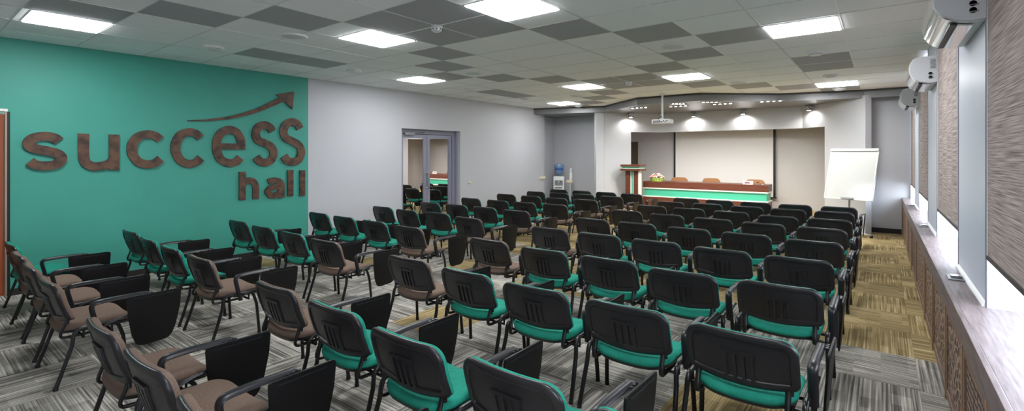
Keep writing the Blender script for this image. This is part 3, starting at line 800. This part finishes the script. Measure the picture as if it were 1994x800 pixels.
# reveal of the niche door (back of stage, left)
bm = B(); box(bm, -6.60, 14.33, .21, -5.95, 14.37, 2.09)
d3 = struct('door_3', bm, mat('dark_olive_door', (92, 84, 70), .5))
bm = B(); box(bm, -5.99, 14.26, .21, -5.90, 14.33, 2.10, bev=.004); box(bm, -6.66, 14.26, .21, -6.58, 14.33, 2.10, bev=.004); box(bm, -6.70, 14.25, 2.04, -5.86, 14.33, 2.13, bev=.004); obj('frame', bm, 'niche_wall', d3)
bm = B(); box(bm, -6.07, 14.30, 1.0, -6.03, 14.33, 1.2); obj('handle', bm, 'grey_metal', d3)
# small wall knob, wall box
bm = B(); lathe(bm, [(.04, 0), (.04, .012), (.026, .016), (.024, .045), (.018, .05)], XL - .004, 8.70, 20, axis='x', cz=.955)
o = obj('dimmer_knob', bm, 'cream', smooth=40); tag(o, 'small round cream dimmer knob on the pale wall right of the glass door', 'light switch')
o = thing('junction_box', 'small cream plastic box fixed to the wall corner beside the water cooler', 'wall box', (XL - .004, 11.9, .93))
bm = B(); box(bm, 0, -.16, 0, .05, .09, .06, bev=.006); obj('cover', bm, 'cream', o)
bm = B(); box(bm, 0.01, -.16, -.012, .04, .09, 0); obj('base', bm, 'white_edge', o)

# ------------------------------------------------------------------ ceiling fittings
lights = [(10, .84, 1.44, 'nearest the door end, above the teal wall'), (7, 3.17, 3.81, 'left of the four-tile dark cross'), (4, 3.18, 3.81, 'largest, above the middle rows'), (10, 5.56, 6.2, 'close to the left wall above the glass door'),
          (7, 8.08, 8.74, 'left of the projector near the stage'), (4, 8.12, 8.78, 'in front of the projector pole'), (10, 10.45, 11.12, 'small, far left near the water cooler'), (1, 10.68, 11.36, 'far right near the stage nook'), (1, 5.62, 6.24, 'above the window-side seats'), (1, .8, 1.42, 'right above the camera end by the windows')]
for k, (i, y0, y1, lb) in enumerate(lights):
    x1, x0 = GX[i] - .01, GX[i + 1] + .01
    o = thing('ceiling_light', 'square white recessed ceiling panel light, ' + lb, 'ceiling light', ((x0 + x1) / 2, (y0 + y1) / 2, H), 0, 'square ceiling panel lights')
    hx, hy = (x1 - x0) / 2, (y1 - y0) / 2
    bm = B()
    box(bm, -hx, -hy, -.006, hx, -hy + .012, .02); box(bm, -hx, hy - .012, -.006, hx, hy, .02); box(bm, -hx, -hy, -.006, -hx + .012, hy, .02); box(bm, hx - .012, -hy, -.006, hx, hy, .02)
    obj('frame', bm, 'frame_white', o)
    bm = B(); box(bm, -hx + .012, -hy + .012, -.013, hx - .012, hy - .012, -.003, bev=.002); obj('diffuser', bm, 'lamp', o)
spk = [(-5.29, 2.83, 'nearest, left of the dark cross'), (-5.32, 5.9, 'above the left block of seats'), (-2.04, 5.93, 'right of the ceiling middle'), (-5.47, 9.57, 'far left, near the stage'), (-2.09, 9.64, 'far right, near the stage')]
for x, y, lb in spk:
    o = thing('ceiling_speaker', 'round grey ceiling loudspeaker flush in the tiles, ' + lb, 'speaker', (x, y, H), 0, 'round ceiling loudspeakers')
    bm = B(); lathe(bm, [(.155, 0), (.155, -.008), (.148, -.016), (.128, -.018), (.126, -.010)], 0, 0, 32); obj('rim', bm, 'frame_white', o, 40)
    bm = B(); lathe(bm, [(.127, -.010), (.09, -.018), (.04, -.022), (.004, -.023)], 0, 0, 32); obj('grille', bm, 'speaker_grille', o, 40)
valv = [(-6.6, 2.51, 'above the teal wall'), (-6.63, 4.54, 'where teal wall meets white'), (-6.66, 7.27, 'above the glass door'), (-6.7, 9.25, 'left wall side, beyond the dark pair of tiles'), (-.68, 7.42, 'window side, before the dark pair of tiles'), (-.67, 9.71, 'window side, beyond the dark pair of tiles'), (-.67, 11.75, 'window side, at the stage edge'), (-6.53, 11.5, 'left side, at the stage edge')]
for x, y, lb in valv:
    o = thing('ventilation_valve', 'small round white ceiling air valve, ' + lb, 'ceiling vent', (x, y, H), 0, 'round ceiling air valves')
    bm = B(); lathe(bm, [(.115, 0), (.115, -.012), (.10, -.030), (.080, -.032), (.078, -.008)], 0, 0, 28); obj('ring', bm, 'frame_white', o, 40)
    bm = B(); lathe(bm, [(.02, -.002), (.02, -.030), (.070, -.034), (.066, -.046), (.01, -.052)], 0, 0, 28); obj('disc', bm, 'white_plastic', o, 40)
for x, y, lb in ((-3.68, 3.515, 'in the middle of the nearer dark cross'), (-3.68, 8.35, 'in the middle of the farther dark cross')):
    o = thing('smoke_detector', 'small white smoke detector ' + lb, 'smoke detector', (x, y, H - .004), 0, 'smoke detectors')
    bm = B(); lathe(bm, [(.062, 0), (.062, -.02), (.056, -.026)], 0, 0, 24); obj('base', bm, 'white_plastic', o, 40)
    bm = B(); lathe(bm, [(.053, -.026), (.053, -.050), (.040, -.060), (.006, -.061)], 0, 0, 24); h_ = obj('head', bm, 'white_plastic', o, 40)
    bm = B()
    for k in range(8):
        a = k * PI / 4; box(bm, .045 * math.cos(a) - .008, .045 * math.sin(a) - .008, -.044, .045 * math.cos(a) + .010 * math.cos(a) + .006, .045 * math.sin(a) + .010 * math.sin(a) + .006, -.033)
    obj('vent_slot', bm, 'dark', h_)

# LED bars on the stage ceiling
bars = [(-4.97, 11.37, -4.52, 11.37, 'far left'), (-3.80, 10.95, -3.55, 11.15, 'beside the projector pole'), (-4.08, 11.57, -3.62, 11.57, 'behind the projector pole'), (-3.15, 11.0, -2.85, 11.22, 'short, above the screen'), (-3.10, 11.66, -2.64, 11.66, 'right of the screen middle'), (-2.13, 11.73, -1.66, 11.73, 'far right')]
for xa, ya, xb, yb, lb in bars:
    a = math.atan2(yb - ya, xb - xa); L = math.hypot(xb - xa, yb - ya) / 2
    o = thing('led_downlight_bar', 'slim row of small white downlights in the grey stage ceiling, ' + lb, 'ceiling light', ((xa + xb) / 2, (ya + yb) / 2, HS), a, 'downlight bars over the stage')
    bm = B(); box(bm, -L - .02, -.045, -.012, L + .02, .045, 0, bev=.004); obj('housing', bm, 'grey_metal', o)
    for q in range(4):
        bm = B(); cx_ = -L + (q + .5) * L / 2; lathe(bm, [(.024, -.0125), (.024, -.015), (.004, -.016)], cx_, 0, 14); obj('lamp', bm, 'led', o)
# wall spots
spots = [(-5.50, 12.60, .87, 'on the left wing near the lectern'), (-4.03, 13.36, 0, 'above the left half of the screen'), (-2.79, 13.36, 0, 'above the right half of the screen'), (-1.33, 13.16, -.8, 'on the right wing near the flip chart')]
for x, y, a, lb in spots:
    o = thing('wall_spotlight', 'small silver twin box spotlight on stage wall, ' + lb, 'spotlight', (x, y, 2.665), a, 'box spotlights on the stage wall')
    for z in (0, .085):
        bm = B(); box(bm, -.06, -.06, z, .06, .05, z + .045, bev=.006); obj('head', bm, 'grey_metal', o)
    bm = B(); box(bm, -.045, .01, .045, -.03, .03, .085); box(bm, .03, .01, .045, .045, .03, .085); box(bm, -.03, .05, .03, .03, .13, .12); obj('bracket', bm, 'chrome', o)
    bm = B(); lathe(bm, [(.04, -.001), (.03, -.003)], 0, -.005, 14); obj('lamp', bm, 'led', o)
def spot(name, loc, rot, power, size, blend, rad=.03, col=(1, .98, .95)):
    l = bpy.data.lights.new(name, 'SPOT'); l.energy = power; l.spot_size = size; l.spot_blend = blend; l.shadow_soft_size = rad; l.color = col
    o = bpy.data.objects.new(name, l); C.objects.link(o); o.location = loc; o.rotation_euler = rot; return o
SP = []
for x, y, a, lb in spots:
    d = Vector((math.sin(a), -math.cos(a), 0))
    p = Vector((x, y, 2.650)) + d * .0
    p -= Vector((0, 0, .0))
    SP.append(spot('spot_lamp', p, Vector((-d.x * .16, -d.y * .16, -1)).to_track_quat('-Z', 'Y').to_euler(), 9 if abs(a) < .1 else 8, 2.75, .6))
for xa, ya, xb, yb, lb in bars:
    SP.append(spot('spot_lamp', ((xa + xb) / 2, (ya + yb) / 2, HS - .03), (0.25, 0, 0), 40, 2.4, .7, .04))

# projector
o = thing('projector', 'white ceiling projector hanging from a pole before the stage', 'projector', (-3.82, 10.44, H))
bm = B(); lathe(bm, [(.022, 0), (.022, -.56)], 0, 0, 14); lathe(bm, [(.07, 0), (.07, -.012), (.03, -.02)], 0, 0, 18); obj('pole', bm, 'white_plastic', o, 40)
bm = B(); box(bm, -.20, -.13, -.66, .20, .14, -.565, bev=.02); bd = obj('body', bm, 'white_plastic', o, 40)
bm = B(); lathe(bm, [(.05, .14), (.05, .175), (.038, .178), (.036, .16)], .09, 0, 18, axis='y', cz=-.61); obj('lens', bm, 'dark', bd, 40)
bm = B()
for k in range(7): box(bm, -.16 + k * .022, -.133, -.645, -.148 + k * .022, -.129, -.59)
for k in range(4): box(bm, .03 + k * .035, -.134, -.64 + .02 * (k % 2), .05 + k * .035, -.129, -.61 + .02 * (k % 2))
obj('port', bm, 'dark', bd)
bm = B(); box(bm, -.06, -.06, -.566, .06, .06, -.54, bev=.005)
for a in range(4):
    s = (1 if a % 2 else -1, 1 if a > 1 else -1); tube(bm, [(s[0] * .04, s[1] * .03, -.55), (s[0] * .13, s[1] * .09, -.545), (s[0] * .15, s[1] * .1, -.567)], .008, 8)
obj('mount', bm, 'grey_metal', o)
bm = B(); tube(bm, arcpts([(.0, -.03, -.50), (-.05, -.10, -.55), (-.02, -.15, -.60), (.04, -.14, -.63)], .05), .006, 8); obj('cable', bm, 'dark', o)

# ------------------------------------------------------------------ stage furniture
# projection screen
o = thing('projection_screen', 'large pale pull-down projection screen with black side borders behind the stage desk', 'projection screen', (-3.52, 14.2, .52))
bm = B(); box(bm, -1.28, 0, 0, 1.28, .006, 1.98); obj('fabric', bm, 'screen', o)
bm = B()
for s in (-1, 1): box(bm, s * 1.28 - .0, .0, 0, s * 1.335, .008, 1.98)
obj('border', bm, 'dark', o)
bm = B(); box(bm, -1.36, -.012, -.03, 1.36, .02, 0.0, bev=.004); obj('bottom_bar', bm, 'dark', o)
bm = B(); box(bm, -1.38, -.03, 1.96, 1.38, .06, 2.03, bev=.01); obj('case', bm, 'white_plastic', o)

# desk
o = thing('presidium_desk', 'long walnut desk with a mint green band across its front, on the stage', 'desk', (-3.69, 12.83, .21))
Lh = 1.55
bm = B(); box(bm, -Lh, 0, .52, Lh, .03, .69, bev=.002); box(bm, -Lh, .03, .655, Lh, .60, .69); box(bm, -Lh, .03, .52, -Lh + .03, .60, .655); box(bm, Lh - .03, .03, .52, Lh, .60, .655); obj('top', bm, 'desk_wood', o)
bm = B(); box(bm, -Lh - .004, -.006, .49, Lh + .004, .60, .52); box(bm, -Lh - .004, -.006, .27, Lh + .004, .58, .298); obj('edge_strip', bm, 'white_edge', o)
bm = B(); box(bm, -Lh + .03, .025, .298, Lh - .03, .55, .49); obj('mint_band', bm, 'teal_band', o)
bm = B(); box(bm, -Lh, 0, 0, Lh, .03, .27); box(bm, -Lh, .03, 0, -Lh + .03, .56, .27); box(bm, Lh - .03, .03, 0, Lh, .56, .27); obj('front_panel', bm, 'desk_wood', o)
# chairs behind the desk
def tan_chair(x, y, lb):
    t = thing('conference_chair', 'tan-backed chair behind the stage desk, ' + lb, 'chair', (x, y, .21), 0, 'tan chairs behind the stage desk')
    bm = B()
    pts = outline(.235, .36, .775, .11, .05, 6)
    prism(bm, pts, .20, .24, axis='y'); es = [e for e in bm.edges]
    bmesh.ops.bevel(bm, geom=[e for e in bm.edges if any(len(f.verts) > 5 for f in e.link_faces)], offset=.012, segments=2, affect='EDGES')
    obj('backrest', bm, 'tan', t, 40)
    bm = B(); box(bm, -.24, -.22, .34, .24, .20, .40, bev=.02); obj('seat', bm, 'tan', t, 40)
    for sx in (-1, 1):
        for sy in (-1, 1):
            bm = B(); tube(bm, [(sx * .21, sy * .17, .34), (sx * .22, sy * .19, 0)], .012, 8); obj('leg', bm, 'tube', t)
    return t
tan_chair(-4.58, 13.66, 'beside the flowers'); tan_chair(-3.71, 13.66, 'in the middle'); tan_chair(-2.61, 13.62, 'behind the white card')
# flowers
o = thing('flower_arrangement', 'low arrangement of pink and cream roses in a green planter on the desk', 'flowers', (-4.92, 13.03, .90))
bm = B(); lathe(bm, [(.165, 0), (.18, .05), (.185, .10), (.175, .10), (.165, .09)], 0, 0, 28); obj('planter', bm, 'green_bowl', o, 40)
bm = B(); lathe(bm, [(.17, .09), (.15, .13), (.08, .16), (.01, .17)], 0, 0, 20); obj('leaves', bm, 'leaf', o, 40)
def rose(r):
    bm = B()
    bmesh.ops.create_icosphere(bm, subdivisions=2, radius=r * .7)
    for k in range(9):
        a = k * 2.4; rr = r * (.55 + .05 * k)
        res = bmesh.ops.create_icosphere(bm, subdivisions=1, radius=r * .5)
        bmesh.ops.scale(bm, verts=res['verts'], vec=(1, .45, .9)); bmesh.ops.rotate(bm, verts=res['verts'], matrix=Matrix.Rotation(a + PI / 2, 3, 'Z'))
        bmesh.ops.translate(bm, verts=res['verts'], vec=(rr * math.cos(a) * .8, rr * math.sin(a) * .8, r * .1 - .03 * r * k))
    return bm
meshes = []
first = []
for k in range(5):
    first.append(obj('rose', rose(.034), FL[k], o, 80))
rr_ = random.Random(4); cnt = 0
for ring, (nn, R, z) in enumerate(((1, 0, .205), (6, .065, .19), (11, .125, .160), (15, .172, .118))):
    for k in range(nn):
        a = 2 * PI * k / nn + ring * .4; pos = (R * math.cos(a) + rr_.uniform(-.008, .008), R * math.sin(a), z + rr_.uniform(-.01, .01))
        c = cnt if cnt < 5 else rr_.randrange(5)
        f = first[c] if cnt < 5 else first[c].copy()
        if cnt >= 5: C.objects.link(f); f.parent = o
        f.location = pos; f.rotation_euler = (rr_.uniform(-.3, .3), rr_.uniform(-.3, .3), rr_.uniform(0, 6)); cnt += 1
# card and microphone
o = thing('name_card', 'white folded card with small red print standing on the stage desk', 'card', (-2.60, 12.98, .90))
bm = B(); prism(bm, [(-.03, 0), (0, .085), (.03, 0), (.026, 0), (0, .078), (-.026, 0)], -.11, .11, axis='x'); obj('card', bm, 'white_edge', o)
bm = B()
for q in range(3): box(bm, -.08, -.0285 + .0 , .055 - q * .014, .02 + .03 * q, -.0105 - .0, .060 - q * .014)
obj('print', bm, 'red_print', o)
o = thing('desk_microphone', 'small gooseneck microphone at the right end of the stage desk', 'microphone', (-2.27, 13.0, .90))
bm = B(); lathe(bm, [(.045, 0), (.045, .012), (.02, .02)], 0, 0, 16); obj('base', bm, 'grey_metal', o)
bm = B(); tube(bm, arcpts([(0, 0, .015), (.0, 0, .06), (-.08, .02, .07), (-.11, .02, .055)], .03), .004, 8); obj('neck', bm, 'grey_metal', o)
bm = B(); tube(bm, [(-.10, .02, .062), (-.14, .025, .045)], .011, 10); obj('head', bm, 'dark', o)

# lectern
o = thing('lectern', 'walnut speaker lectern with a mint stripe, left of the stage desk', 'lectern', (-5.33, 12.40, .21))
bm = B(); box(bm, -.30, -.19, 1.10, .25, .24, 1.155, bev=.002); obj('reading_top', bm, 'desk_wood', o)
bm = B(); box(bm, -.27, -.16, 1.055, .22, .21, 1.10); obj('mint_band', bm, 'teal_band', o)
bm = B(); box(bm, -.285, -.175, 1.09, .235, .225, 1.101); box(bm, -.285, -.175, 1.045, .235, .225, 1.056); obj('edge_strip', bm, 'white_edge', o)
bm = B(); box(bm, -.30, -.19, .985, .25, .24, 1.045, bev=.002); obj('lower_shelf', bm, 'desk_wood', o)
bm = B(); box(bm, -.19, -.11, 0, -.055, .14, .985, bev=.002); box(bm, .045, -.11, 0, .17, .14, .985, bev=.002); obj('side_panel', bm, 'desk_wood', o)
bm = B(); box(bm, -.025, -.085, 0, .015, .12, .985); obj('mint_strip', bm, 'teal_band', o)
bm = B(); box(bm, -.055, -.09, 0, -.025, .12, .985); box(bm, .015, -.09, 0, .045, .12, .985); box(bm, .17, -.10, 0, .185, .10, .985); obj('edge_profile', bm, 'white_edge', o)
bm = B(); box(bm, -.24, -.16, -.0, .22, .2, .03, bev=.003); obj('base', bm, 'desk_wood', o)

# flip chart
o = thing('flip_chart', 'white magnetic flip chart board on a wheeled pole stand by the right stage wing', 'whiteboard', (-.52, 11.72, 0), -.46)
tilt = math.radians(14)
bm = B(); box(bm, -.44, -.012, 0, .44, .012, 1.02, bev=.004); bdo = obj('board', bm, 'board', o, loc=(0, -.02, .74), rot=(-tilt, 0, 0))
bm = B()
for s in (-1, 1): box(bm, s * .44 - .012, -.018, -.005, s * .44 + .012, .016, 1.025, bev=.003)
box(bm, -.44, -.018, -.012, .44, .016, .01, bev=.003); obj('board_frame', bm, 'white_plastic', bdo)
bm = B(); box(bm, -.45, -.035, .985, .45, .02, 1.035, bev=.006); obj('paper_clamp', bm, 'white_plastic', bdo)
bm = B(); box(bm, -.10, -.06, .0, .12, -.012, .03, bev=.004); obj('pen_tray', bm, 'grey_metal', bdo)
bm = B(); tube(bm, [(0, .04, .06), (0, .05, .80), (0, .20, 1.30)], .016, 12); obj('pole', bm, 'grey_metal', o)
bm = B()
for k in range(5):
    a = k * 2 * PI / 5 + .35; tube(bm, [(0, .04, .09), (.18 * math.cos(a), .04 + .18 * math.sin(a), .075), (.36 * math.cos(a), .04 + .36 * math.sin(a), .055)], .02, 10, r2=.013)
obj('base', bm, 'white_plastic', o)
for k in range(5):
    a = k * 2 * PI / 5 + .35; cx_, cy_ = .36 * math.cos(a), .04 + .36 * math.sin(a)
    bm = B(); lathe(bm, [(.026, -.018), (.028, 0), (.026, .018)], cx_, cy_, 14, axis='x', cz=.028); obj('caster', bm, 'dark', o, 40)

# water cooler
o = thing('water_cooler', 'white floor-standing water cooler in the alcove left of the stage', 'water cooler', (-7.80, 12.55, 0), .5)
bm = B(); box(bm, -.16, -.15, 0, .16, .15, .98, bev=.015); obj('cabinet', bm, 'white_plastic', o, 40)
bm = B(); box(bm, -.125, -.156, .70, .125, -.148, .86, bev=.003); obj('tap_recess', bm, 'print', o)
for k in (-.06, 0.0, .06):
    bm = B(); tube(bm, [(k, -.15, .82), (k, -.185, .82), (k, -.19, .78)], .012, 8); obj('tap', bm, 'dark' if k else 'white_plastic', o)
bm = B(); box(bm, -.11, -.19, .64, .11, -.148, .665, bev=.004); obj('drip_tray', bm, 'grey_metal', o)
bt = tag(obj('water_bottle', (lambda b_: (lathe(b_, [(.03, 0), (.035, .03), (.12, .075), (.138, .10), (.132, .16), (.138, .175), (.132, .24), (.138, .255), (.138, .33), (.12, .365), (.05, .378)], 0, 0, 28), b_)[1])(B()), 'bottle', smooth=50, loc=(-7.80, 12.55, .985)), 'large blue water bottle upside down on top of the white cooler', 'water bottle')
bm = B(); lathe(bm, [(.139, .18), (.1395, .185), (.1395, .235), (.139, .24)], 0, 0, 28); obj('label_band', bm, 'bottle_dark', bt, 50)
# cup dispenser stand
o = thing('cup_dispenser', 'clear cup dispenser tube on a slim pole beside the water cooler', 'cup dispenser', (-7.38, 12.5, 0))
bm = B(); tube(bm, [(0, 0, .01), (0, 0, .90)], .011, 10); lathe(bm, [(.13, 0), (.13, .012), (.03, .02)], 0, 0, 20); obj('stand', bm, 'white_plastic', o, 40)
bm = B(); box(bm, -.10, -.05, .80, .09, .06, .87, bev=.006); obj('tray', bm, 'cream', o)
bm = B(); lathe(bm, [(.045, .88), (.048, 1.08), (.05, 1.09), (.042, 1.09)], .03, 0, 16); obj('cups', bm, 'white_edge', o, 40)
bm = B(); lathe(bm, [(.04, 1.09), (.042, 1.22), (.02, 1.235)], .03, 0, 16); obj('tube', bm, 'clear', o, 40)

# ------------------------------------------------------------------ outside, world, lights, camera
w = bpy.data.worlds.new('world'); SC.world = w; w.use_nodes = True
bg = w.node_tree.nodes['Background']; bg.inputs[0].default_value = lin((232, 240, 255)); bg.inputs[1].default_value = 6.5

def area(name, loc, rot, sx, sy, power, col=(1, 1, 1)):
    l = bpy.data.lights.new(name, 'AREA'); l.shape = 'RECTANGLE'; l.size = sx; l.size_y = sy; l.energy = power; l.color = col
    o = bpy.data.objects.new(name, l); C.objects.link(o); o.location = loc; o.rotation_euler = rot; return o
cam = bpy.data.cameras.new('camera'); co = bpy.data.objects.new('camera', cam); C.objects.link(co)
co.location = (0, 0, 1.62); co.rotation_euler = (PI / 2, 0, math.atan((1715 - 997) / 938))
cam.sensor_width = 36; cam.lens = 36 * 938 / 1994; cam.shift_y = -98 / 1994; cam.clip_start = .02
SC.camera = co
SC.view_settings.view_transform = 'Standard'; SC.view_settings.look = 'None'; SC.view_settings.gamma = 1; SC.view_settings.use_curve_mapping = False
SC.view_settings.exposure = 1.47
SC.cycles.max_bounces = 12; SC.cycles.diffuse_bounces = 8; SC.cycles.sample_clamp_indirect = 6
